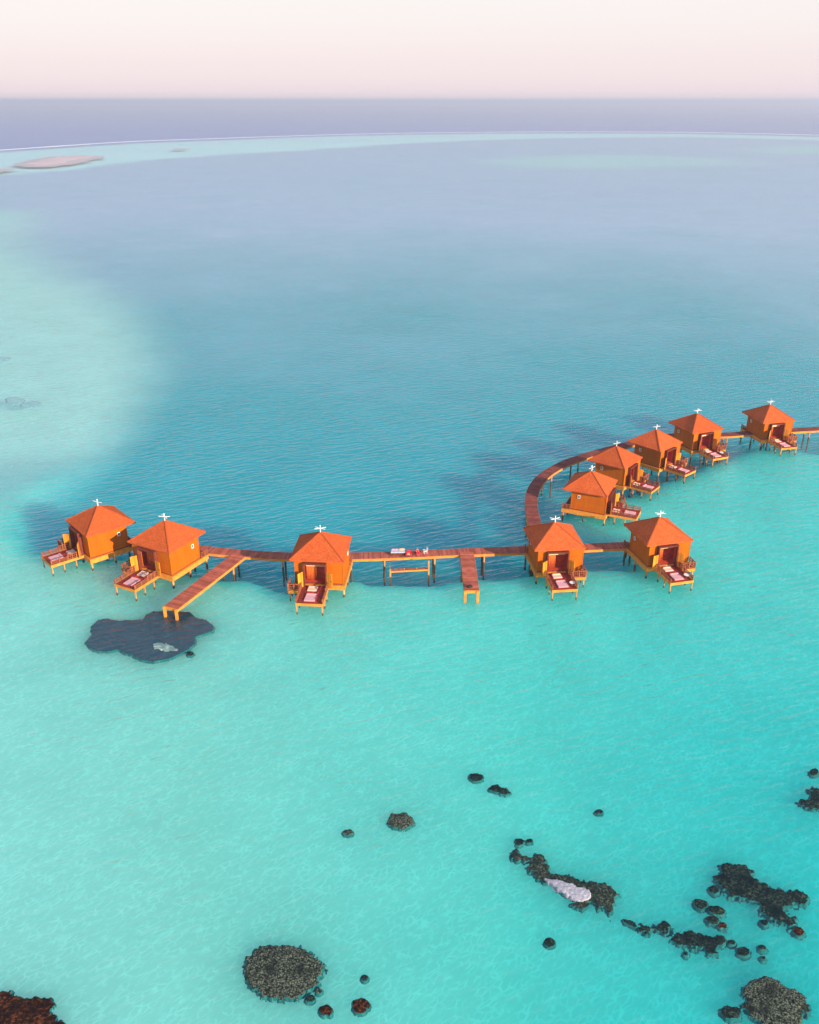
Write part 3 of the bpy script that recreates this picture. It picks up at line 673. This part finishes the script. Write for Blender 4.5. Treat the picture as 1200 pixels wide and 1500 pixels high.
def seated_person(loc, rz):
    """sits on a 0.45 m bench, faces -y before turning"""
    root = empty('person', loc, rz, "person with dark hair in red dress sitting on the boardwalk bench", 'person')
    V = []; E = []; Rd = []
    def add(p, r, to=None):
        V.append(p); Rd.append(r)
        if to is not None: E.append((to, len(V) - 1))
        return len(V) - 1
    pel = add((0, 0, .57), (.16, .13)); wa = add((0, .02, .75), (.13, .10), pel); chst = add((0, .0, .93), (.16, .11), wa)
    nk = add((0, -.01, 1.10), (.055, .055), chst); hd0 = add((0, -.03, 1.18), (.07, .08), nk); hd1 = add((0, -.035, 1.27), (.085, .105), hd0); add((0, -.02, 1.37), (.06, .07), hd1)
    for sx in (-1, 1):
        hip = add((sx * .10, -.05, .53), .095, pel); kn = add((sx * .13, -.47, .53), .068, hip); an = add((sx * .12, -.50, .09), .042, kn)
        ft = add((sx * .12, -.62, .05), .036, an); add((sx * .13, -.72, .035), .026, ft)
        sh = add((sx * .19, .0, 1.03), .055, chst); el = add((sx * .26, -.08, .78), .042, sh); wr = add((sx * .16, -.28, .66), .028, el)
        pm = add((sx * .145, -.35, .645), (.036, .018), wr)
        for k, (dx, ln) in enumerate(((-.030, .060), (-.010, .072), (.010, .068), (.030, .052))):
            f1 = add((sx * .145 + dx, -.40, .635), .010, pm); add((sx * .145 + dx * 1.1, -.40 - ln * .7, .615), .008, f1)
        th = add((sx * .145 - sx * .045, -.36, .63), .011, pm); add((sx * .145 - sx * .06, -.40, .615), .009, th)
    skin_mesh('body', V, E, Rd, M['skin'], root)
    # dress: bodice and a skirt draped over the thighs
    dv = [(0, 0, .55), (0, .02, .75), (0, 0, .93), (0, -.005, 1.02)]; de = [(0, 1), (1, 2), (2, 3)]; dr = [(.20, .17), (.155, .125), (.185, .135), (.15, .10)]
    for sx in (-1, 1):
        b = len(dv); dv += [(sx * .13, -.10, .53), (sx * .20, -.48, .50), (sx * .22, -.56, .25)]; de += [(0, b), (b, b + 1), (b + 1, b + 2)]; dr += [.18, .20, .22]
        b = len(dv); dv += [(sx * .20, 0, 1.0), (sx * .235, -.04, .89)]; de += [(2, b), (b, b + 1)]; dr += [.075, .065]
    skin_mesh('dress', dv, de, dr, M['red'], root)
    hv = [(0, -.02, 1.385), (0, .055, 1.30), (0, .07, 1.14), (0, .09, .96)]
    skin_mesh('hair', hv, [(0, 1), (1, 2), (2, 3)], [(.10, .085), (.125, .10), (.13, .08), (.09, .04)], M['hair'], root)
    return root
seated_person((sx_ + .05, sy_ + .02, sz_), .35)

# ------------------------------------------------------------------ coral
def coral_mat(name, c0, c1, c2, scale, ripple=False, rough=.6, cover=.42, pebbly=False):
    m, t, n, l, bs, o = nodes(name)
    geo = n.new('ShaderNodeNewGeometry')
    vo = n.new('ShaderNodeTexVoronoi'); vo.inputs['Scale'].default_value = scale; l.new(geo.outputs['Position'], vo.inputs['Vector'])
    nz = n.new('ShaderNodeTexNoise'); nz.inputs['Scale'].default_value = .55; nz.inputs['Detail'].default_value = 5; l.new(geo.outputs['Position'], nz.inputs['Vector'])
    n2 = n.new('ShaderNodeTexNoise'); n2.inputs['Scale'].default_value = scale * .8; n2.inputs['Detail'].default_value = 4; l.new(geo.outputs['Position'], n2.inputs['Vector'])
    if pebbly:
        rr = ramp(n, [(.12, c2), (.40, c1), (.72, c0)]); l.new(vo.outputs['Distance'], rr.inputs[0])
        dm = n.new('ShaderNodeVectorMath'); dm.operation = 'MULTIPLY_ADD'; dm.inputs[1].default_value = (.35, .35, .35); l.new(nz.outputs['Color'], dm.inputs[0]); l.new(geo.outputs['Position'], dm.inputs[2]); l.new(dm.outputs[0], vo.inputs['Vector'])
    else:
        n2.inputs['Detail'].default_value = 6; n2.inputs['Roughness'].default_value = .72
        rr = ramp(n, [(.42, c0), (.52, c1), (.64, c2)]); l.new(n2.outputs[0], rr.inputs[0])
    r2 = ramp(n, [(cover, (0, 0, 0)), (cover + .2, (1, 1, 1))]); l.new(nz.outputs[0], r2.inputs[0])
    mx = n.new('ShaderNodeMix'); mx.data_type = 'RGBA'; l.new(r2.outputs[0], mx.inputs[0]); mx.inputs[6].default_value = (*c0, 1); l.new(rr.outputs[0], mx.inputs[7])
    l.new(mx.outputs[2], bs.inputs['Base Color'])
    b = n.new('ShaderNodeBump'); b.inputs['Strength'].default_value = .8; b.inputs['Distance'].default_value = .12
    if ripple:
        mq = n.new('ShaderNodeMapping'); mq.inputs['Rotation'].default_value = (0, 0, R(-22)); l.new(geo.outputs['Position'], mq.inputs[0])
        mp = n.new('ShaderNodeMapping'); mp.inputs['Scale'].default_value = (.3, 1, 1); l.new(mq.outputs[0], mp.inputs[0])
        z = n.new('ShaderNodeTexNoise'); z.inputs['Scale'].default_value = .95; z.inputs['Detail'].default_value = 1.5; l.new(mp.outputs[0], z.inputs['Vector'])
        l.new(z.outputs[0], b.inputs['Height']); b.inputs['Distance'].default_value = .24; bs.inputs['Specular IOR Level'].default_value = .6
    else:
        l.new(n2.outputs[0], b.inputs['Height']); bs.inputs['Specular IOR Level'].default_value = .06
    l.new(b.outputs[0], bs.inputs['Normal']); bs.inputs['Roughness'].default_value = rough
    return m
M['c_dark'] = coral_mat("dark_coral", (.003, .013, .017), (.010, .030, .030), (.085, .10, .06), 5.0, cover=.34)
M['c_olive'] = coral_mat("olive_pebbly_coral", (.014, .02, .018), (.085, .10, .07), (.22, .24, .165), 5.6, cover=.3, pebbly=True)
M['c_mix'] = coral_mat("dark_olive_coral", (.008, .02, .022), (.028, .045, .036), (.15, .16, .10), 5.0, cover=.30)
M['c_brown'] = coral_mat("brown_coral", (.012, .006, .006), (.035, .012, .007), (.20, .06, .02), 4.0, cover=.3)
M['c_wet'] = coral_mat("awash_reef", (.008, .045, .068), (.016, .058, .08), (.03, .075, .085), 1.2, ripple=True, rough=.25)
M['c_sunk'] = coral_mat("sunken_coral", (.008, .13, .13), (.016, .18, .175), (.035, .25, .23), 4.0)
M['c_white'] = coral_mat("bleached_coral", (.36, .35, .40), (.52, .49, .54), (.70, .66, .70), 5.0)
M['c_pale'] = coral_mat("pale_green_coral", (.16, .26, .25), (.35, .48, .43), (.55, .66, .58), 1.8)
M['c_faint'] = coral_mat("faint_reef", (.17, .38, .40), (.22, .44, .46), (.28, .48, .50), .8, ripple=True, rough=.25)

def reef(name, poly_px, mat, label, cat, group=None, top=.22, s=None, rag=1.0, slope=.9, base=-.34, parent=None, z0=0.0, lump=.7, frag=1.0):
    """a lumpy reef body standing on the sea bed; its top is just awash"""
    poly = np.array([at(x, y, 0) for x, y in poly_px]) if not isinstance(poly_px, np.ndarray) else poly_px
    x0, y0 = poly.min(0); x1, y1 = poly.max(0); size = max(x1 - x0, y1 - y0)
    s = s or min(max(size / 80, .07), .3); mg = 1.6
    xs = np.arange(x0 - mg, x1 + mg, s); ys = np.arange(y0 - mg, y1 + mg, s)
    X, Y = np.meshgrid(xs, ys)
    d = sdf(poly, X, Y)
    rg = min(size * .16, .9) * rag
    d = d + .03 + (fbm(X / (rg * 1.6 + .1) + 3, Y / (rg * 1.6 + .1) + 9, 3) - .5) * rg * .8 + (fbm(X / .36, Y / .36 + 5, 2) - .5) * min(.75, size * .22) * frag
    n1 = fbm(X / 1.1 + 40, Y / 1.1, 3); n2 = fbm(X / .35, Y / .35 + 70, 2)
    z = np.where(d > 0, .03 + np.minimum(d * slope, 1) * top * .16 * (1 - lump + lump * 2 * n1) + np.minimum(d * 2, 1) * .09 * (n2 - .4), np.maximum(d * 3.0, base)) + z0
    z = np.where((d > 0), np.maximum(z, .02 + z0), z)
    keep = d > (base / 3.0 - .15)
    idx = -np.ones(X.shape, int); q = keep[:-1, :-1] & keep[1:, :-1] & keep[:-1, 1:] & keep[1:, 1:]
    need = np.zeros(X.shape, bool)
    for a, b in ((0, 0), (1, 0), (0, 1), (1, 1)): need[a:a + q.shape[0], b:b + q.shape[1]] |= q
    idx[need] = np.arange(need.sum())
    cx, cy = poly.mean(0)
    v = np.stack([X[need] - cx, Y[need] - cy, z[need]], -1)
    jj, ii = np.where(q)
    f = np.stack([idx[jj, ii], idx[jj, ii + 1], idx[jj + 1, ii + 1], idx[jj + 1, ii]], -1)
    me = bpy.data.meshes.new(name); me.from_pydata(v.tolist(), [], f.tolist()); me.materials.append(mat)
    me.polygons.foreach_set('use_smooth', [True] * len(me.polygons))
    if not parent and mat is not M['c_faint']:      # the skirt has the tint of the water above painted in
        me.materials.append(M['c_sunk']); zz = v[:, 2]
        me.polygons.foreach_set('material_index', (zz[f].min(1) < -.03).astype(np.int32))
    o = bpy.data.objects.new(name, me); C.objects.link(o)
    if parent:
        o.parent = parent; o.location = (cx - parent.location.x, cy - parent.location.y, 0)
    else: o.location = (cx, cy, 0)
    return tag(o, label, cat, group)

def X_(pts, ox, oy, k): return [(ox + a / k, oy + b / k) for a, b in pts]
def ell(cx, cy, rx, ry, n=14, rot=0):
    return [(cx + rx * math.cos(t) * math.cos(rot) - ry * math.sin(t) * math.sin(rot), cy + rx * math.cos(t) * math.sin(rot) + ry * math.sin(t) * math.cos(rot)) for t in [2 * math.pi * i / n for i in range(n)]]

G1 = 'coral heads in the turquoise shallows'
J = X_([(125, 245), (180, 195), (250, 188), (330, 205), (430, 200), (530, 195), (540, 160), (600, 132), (680, 130), (780, 128), (880, 140), (930, 185), (1000, 195), (1065, 250), (1050, 285), (980, 310), (920, 330), (915, 385), (860, 430), (780, 470), (700, 500), (600, 520), (510, 505), (440, 470), (380, 450), (330, 425), (250, 440), (170, 440), (110, 410), (80, 365), (130, 310)], 110, 870, 5.217)
r1 = reef('coral_reef', J, M['c_wet'], "large dark blue reef patch awash under the end of the long jetty", 'coral reef', top=.05, rag=.3, lump=.5, frag=.25, s=.14)
reef('pale_coral', X_(ell(690, 410, 95, 30, 16, .2), 110, 870, 5.217), M['c_pale'], None, None, top=.14, rag=.9, base=-.1, parent=r1, z0=.06, s=.16)
reef('coral_clump', X_(ell(880, 458, 28, 17), 110, 870, 5.217), M['c_dark'], "small dark coral head just off the large reef patch by the long jetty", 'coral head', G1, top=.08)
B = X_([(90, 320), (120, 240), (180, 180), (260, 140), (340, 130), (440, 140), (540, 145), (620, 190), (690, 250), (735, 310), (720, 370), (690, 420), (700, 450), (640, 490), (580, 530), (530, 560), (430, 560), (350, 560), (270, 560), (200, 510), (140, 460), (110, 390)], 340, 1360, 5.4545)
reef('coral_clump', B, M['c_olive'], "big round olive pebbly coral head, largest round one, low in the lagoon", 'coral head', G1, top=.75, s=.11, rag=.4, slope=.45, lump=.35)
for (cx, cy, rx, ry, mt, lab) in ((622, 560, 38, 29, 'c_dark', "small dark coral head touching the lower right rim of the big olive one"),
                                  (695, 500, 25, 22, 'c_olive', "tiny dark coral lump against the right rim of the big olive coral head"),
                                  (750, 655, 56, 46, 'c_brown', "brown round coral head just below the big olive one, smaller of two brown ones"),
                                  (1028, 615, 65, 66, 'c_brown', "brown round coral head apart from the big olive one, larger of two brown ones"),
                                  (1058, 395, 27, 26, 'c_dark', "tiny dark coral head above the larger brown round one")):
    reef('coral_clump', X_(ell(cx, cy, rx, ry), 340, 1360, 5.4545), M[mt], lab, 'coral head', G1, top=.55, s=.09, rag=.35, slope=.7, lump=.3)
BL = X_([(0, 190), (90, 185), (150, 220), (190, 265), (260, 260), (400, 300), (460, 270), (530, 255), (590, 285), (660, 290), (730, 385), (700, 440), (680, 500), (740, 530), (830, 580), (860, 640), (900, 800), (600, 1000), (0, 1000), (-300, 800), (-300, 200)], 0, 1430, 9.23)
reef('coral_reef', BL, M['c_brown'], "rust brown coral reef in the bottom left corner of the lagoon", 'coral reef', top=.7, s=.12, rag=.5, slope=.8, lump=.9)
BR = X_([(615, 235), (720, 190), (780, 172), (850, 190), (920, 245), (1000, 265), (1080, 330), (1110, 400), (1125, 435), (1070, 480), (1060, 540), (1000, 620), (820, 620), (730, 520), (640, 460), (590, 410), (600, 370), (630, 350), (590, 310), (610, 270)], 980, 1400, 5.4545)
reef('coral_clump', BR, M['c_olive'], "wide olive pebbly coral head in the bottom right corner of the lagoon", 'coral head', G1, top=.55, s=.11, rag=.5, lump=.7)
reef('coral_clump', X_(ell(500, 455, 86, 52, 14, .25), 980, 1400, 5.4545), M['c_dark'], "dark oval coral head beside the olive one in the bottom right corner", 'coral head', G1, top=.4, s=.09, rag=.35)
UR = X_([(320, 170), (430, 155), (530, 165), (590, 195), (645, 240), (620, 260), (680, 300), (740, 330), (800, 365), (870, 375), (920, 420), (960, 385), (1010, 370), (1060, 395), (1110, 435), (1080, 500), (1030, 515), (980, 495), (960, 520), (870, 510), (910, 555), (890, 590), (950, 630), (1000, 680), (940, 705), (890, 670), (810, 660), (760, 620), (700, 580), (740, 575), (690, 540), (670, 490), (590, 470), (520, 445), (400, 440), (400, 400), (340, 350), (290, 290), (280, 265), (335, 235)], 1000, 1240, 6)
reef('coral_reef', UR, M['c_dark'], "largest dark ragged reef of the right side, with a round knob on its end", 'coral reef', top=.32, s=.09, rag=.6)
for (cx, cy, rx, ry, mt, lab) in ((278, 380, 46, 36, 'c_dark', "dark coral head tight against the upper left end of the largest right reef"),
                                  (160, 505, 66, 40, 'c_dark', "two-lobed dark coral head, upper of three in a short row"),
                                  (300, 560, 78, 38, 'c_dark', "long two-lobed dark coral head, middle of three in a short row"),
                                  (265, 645, 60, 38, 'c_dark', "ragged dark coral head, lower of three in a short row"),
                                  (353, 693, 38, 28, 'c_brown', "small coral head with an orange brown top below the short row of three"),
                                  (715, 668, 36, 27, 'c_dark', "small oval dark coral head under the middle of the largest right reef"),
                                  (988, 627, 19, 13, 'c_dark', "tiny dark coral lump between the largest right reef's tip and its knob"),
                                  (1020, 748, 50, 38, 'c_brown', "round brownish coral head off the lower tip of the largest right reef"),
                                  (702, 890, 34, 25, 'c_dark', "lone small dark coral head, upper of the pair above the bottom right olive one"),
                                  (535, 925, 58, 40, 'c_dark', "plump dark oval coral head right of the long low reef"),
                                  (430, 842, 36, 22, 'c_dark', "small dark coral head at the right tip of the long low reef"),
                                  (708, 978, 24, 16, 'c_dark', "tiny dark coral head, lower of the pair above the bottom right olive one"),
                                  (30, 942, 24, 18, 'c_dark', "tiny dark coral head just below the long low reef")):
    reef('coral_clump', X_(ell(cx, cy, rx, ry, 14, .25), 1000, 1240, 6), M[mt], lab, 'coral head', G1, top=.35, s=.09, rag=.5)
LR = X_([(490, 400), (530, 350), (590, 370), (650, 335), (700, 345), (760, 370), (820, 380), (870, 365), (910, 385), (905, 430), (850, 445), (825, 470), (830, 495), (770, 500), (730, 460), (680, 465), (600, 450), (540, 430)], 890, 1300, 5.217)
reef('coral_reef', LR, M['c_dark'], "long low dark reef with brown ends below the row of small coral heads", 'coral reef', top=.3, s=.085, rag=.9)
reef('coral_reef', X_([(235, 300), (262, 272), (300, 285), (330, 305), (375, 288), (400, 250), (440, 262), (500, 300), (490, 325), (430, 347), (350, 320), (320, 350), (255, 340)], 890, 1300, 5.217), M['c_dark'], "ragged dark reef linking the white-patched reef and the long low one", 'coral reef', top=.25, s=.10, rag=1.2)
reef('coral_reef', X_([(112, 238), (150, 244), (200, 262), (232, 296), (215, 310), (170, 278), (125, 262)], 890, 1300, 5.217), M['c_dark'], "thin broken trail of dark coral at the tail of the white-patched reef", 'coral reef', top=.2, s=.09, rag=1.5)
WR = X_([(110, 240), (180, 220), (220, 255), (300, 290), (350, 265), (400, 270), (440, 300), (430, 340), (490, 375), (470, 410), (500, 450), (620, 455), (700, 480), (770, 520), (860, 505), (920, 540), (1000, 535), (1060, 580), (1120, 630), (1070, 655), (1095, 710), (1050, 745), (1060, 800), (1020, 830), (980, 760), (930, 775), (860, 710), (830, 760), (760, 775), (680, 715), (720, 700), (650, 640), (560, 590), (500, 540), (420, 520), (320, 465), (310, 430), (250, 370), (300, 350), (310, 310), (240, 325), (160, 335), (115, 290)], 730, 1210, 6.316)
r2 = reef('coral_reef', WR, M['c_mix'], "long ragged olive reef with a white bleached patch along its lower edge", 'coral reef', top=.3, s=.085, rag=.7)
reef('bleached_coral', X_([(440, 500), (520, 500), (620, 525), (720, 560), (800, 580), (855, 630), (850, 670), (780, 705), (710, 690), (640, 640), (560, 595), (490, 540)], 730, 1210, 6.316), M['c_white'], "white bleached coral patch", None, top=.25, s=.08, rag=.4, base=-.3, parent=r2, z0=.14, lump=.5, frag=.5)
reef('coral_clump', X_([(160, 120), (215, 118), (250, 128), (310, 120), (315, 150), (250, 155), (190, 182), (160, 165)], 730, 1210, 6.316), M['c_dark'], "small ragged dark coral just above the head of the white-patched reef", 'coral head', G1, top=.2, s=.09, rag=.9)
for (cx, cy, rx, ry, mt, rt, lab) in ((698, 1138.5, 10.5, 6, 'c_dark', 0, "small dark coral head, upper of the pair in the middle of the lagoon"),
                                      (732, 1157, 16.5, 6, 'c_dark', .18, "long dark coral head, lower of the pair in the middle of the lagoon"),
                                      (587, 1203, 19.5, 12, 'c_olive', 0, "round olive pebbly coral head alone in the middle of the lagoon"),
                                      (510, 1219, 7.5, 4.5, 'c_olive', 0, "tiny grey coral head beside the lone round olive one"),
                                      (877, 1189, 6.5, 4, 'c_dark', 0, "tiny lone dark coral head between the mid-lagoon pair and the right edge"),
                                      (805, 1380, 8.5, 6.5, 'c_dark', 0, "small lone dark coral head below the white-patched reef"),
                                      (1193, 1131, 6.5, 5.2, 'c_dark', 0, "small round coral head at the right edge above the cut-off reef")):
    reef('coral_clump', ell(cx, cy, rx, ry, 14, rt), M[mt], lab, 'coral head', G1, top=.3, s=.10, rag=.55)
reef('coral_reef', X_([(340, 1050), (440, 1005), (550, 1005), (590, 930), (580, 820), (640, 785), (750, 830), (950, 850), (1000, 1000), (950, 1220), (560, 1190), (480, 1130)], 1140, 1090, 12.5), M['c_dark'], "dark reef cut off by the right edge of the view", 'coral reef', top=.3, s=.10, rag=.6)
reef('coral_reef', ell(22, 586, 15, 4.5, 14, .05), M['c_faint'], "faint greyish reef, left of the twin patches in the pale left shallows", 'coral reef', top=.05, rag=1.3, s=.35)
reef('coral_reef', ell(45, 592, 16, 4.0, 14, -.1), M['c_faint'], "faint greyish reef, right of the twin patches in the pale left shallows", 'coral reef', top=.05, rag=1.3, s=.35)
reef('coral_reef', ell(4, 525, 14, 2.6, 14, 0), M['c_faint'], "faint greyish reef on the left edge above the twin patches", 'coral reef', top=.05, rag=1.0, s=.4)

# ------------------------------------------------------------------ the air
hz = MB(); hz.box(-46000, 46000, -46000, 46000, -6.0, 90); m = bpy.data.materials.new("sea_haze"); m.use_nodes = True
t = m.node_tree; t.nodes.remove(t.nodes['Principled BSDF']); pv = t.nodes.new('ShaderNodeVolumePrincipled')
pv.inputs['Color'].default_value = (.76, .81, .98, 1); pv.inputs['Density'].default_value = 1.8e-4; pv.inputs['Anisotropy'].default_value = .2
t.links.new(pv.outputs[0], t.nodes['Material Output'].inputs['Volume'])
tag(hz.build('haze', m), kind='stuff')

# ------------------------------------------------------------------ outer reef: sandbanks and surf line
def bank(name, poly, z, mat, kind='structure'):
    p = P(poly); x0, y0 = p.min(0); x1, y1 = p.max(0); s = max((x1 - x0) / 120, (y1 - y0) / 80)
    X, Y = np.meshgrid(np.arange(x0 - 3 * s, x1 + 3 * s, s), np.arange(y0 - 3 * s, y1 + 3 * s, s))
    d = sdf(p, X, Y) - 11 + (fbm(X / 22, Y / 30) - .5) * 30
    Z = np.clip(d * .05, -1.0, 1) * z
    q = (Z[:-1, :-1] > -.9) | (Z[1:, 1:] > -.9)
    nx = X.shape[1]; jj, ii = np.where(q)
    f = np.stack([jj * nx + ii, jj * nx + ii + 1, (jj + 1) * nx + ii + 1, (jj + 1) * nx + ii], -1)
    me = bpy.data.meshes.new(name); me.from_pydata(np.stack([X, Y, Z], -1).reshape(-1, 3).tolist(), [], f.tolist()); me.materials.append(mat)
    me.polygons.foreach_set('use_smooth', [True] * len(me.polygons))
    bm = bmesh.new(); bm.from_mesh(me); bmesh.ops.delete(bm, geom=[v for v in bm.verts if not v.link_faces], context='VERTS'); bm.to_mesh(me); bm.free()
    o = bpy.data.objects.new(name, me); C.objects.link(o); return tag(o, kind=kind)
bank('sandbank', [(33, 240), (50, 234), (80, 229), (110, 228), (150, 228), (128, 233), (110, 238), (80, 242), (50, 243)], .9, M['sand'])
bank('sandbank', [(-40, 250), (-10, 247), (20, 246.5), (14, 248.5), (-10, 250.5), (-40, 254)], .8, M['sand'])
bank('sandbank', [(250, 219), (262, 217.3), (278, 217), (270, 218.7)], .7, M['sand'])
sf = MB(); pts = [Vector(at(x, y, 0)) for x, y in REEF_OUT]; pts = smooth(pts, 25); k = len(pts); vv = []
for i, p in enumerate(pts):
    d = (pts[min(i + 1, k - 1)] - pts[max(i - 1, 0)]).normalized(); m_ = Vector((-d.y, d.x))
    wv = 14 + 20 * mnoise.noise(Vector((i * .11, 0, 0))) ** 2 * 4 + 6 * mnoise.noise(Vector((i * .5, 3, 0)))
    for w, z in ((-wv * .4, .02), (-wv * .1, .5), (wv * .1, .5), (wv * .3, .02)): vv.append((*(p + m_ * w), z))
sf.add(vv, [(4 * i + j, 4 * i + j + 1, 4 * i + 5 + j, 4 * i + 4 + j) for i in range(k - 1) for j in range(3)])
tag(sf.build('surf_foam', M['foam'], smooth=True), kind='stuff')
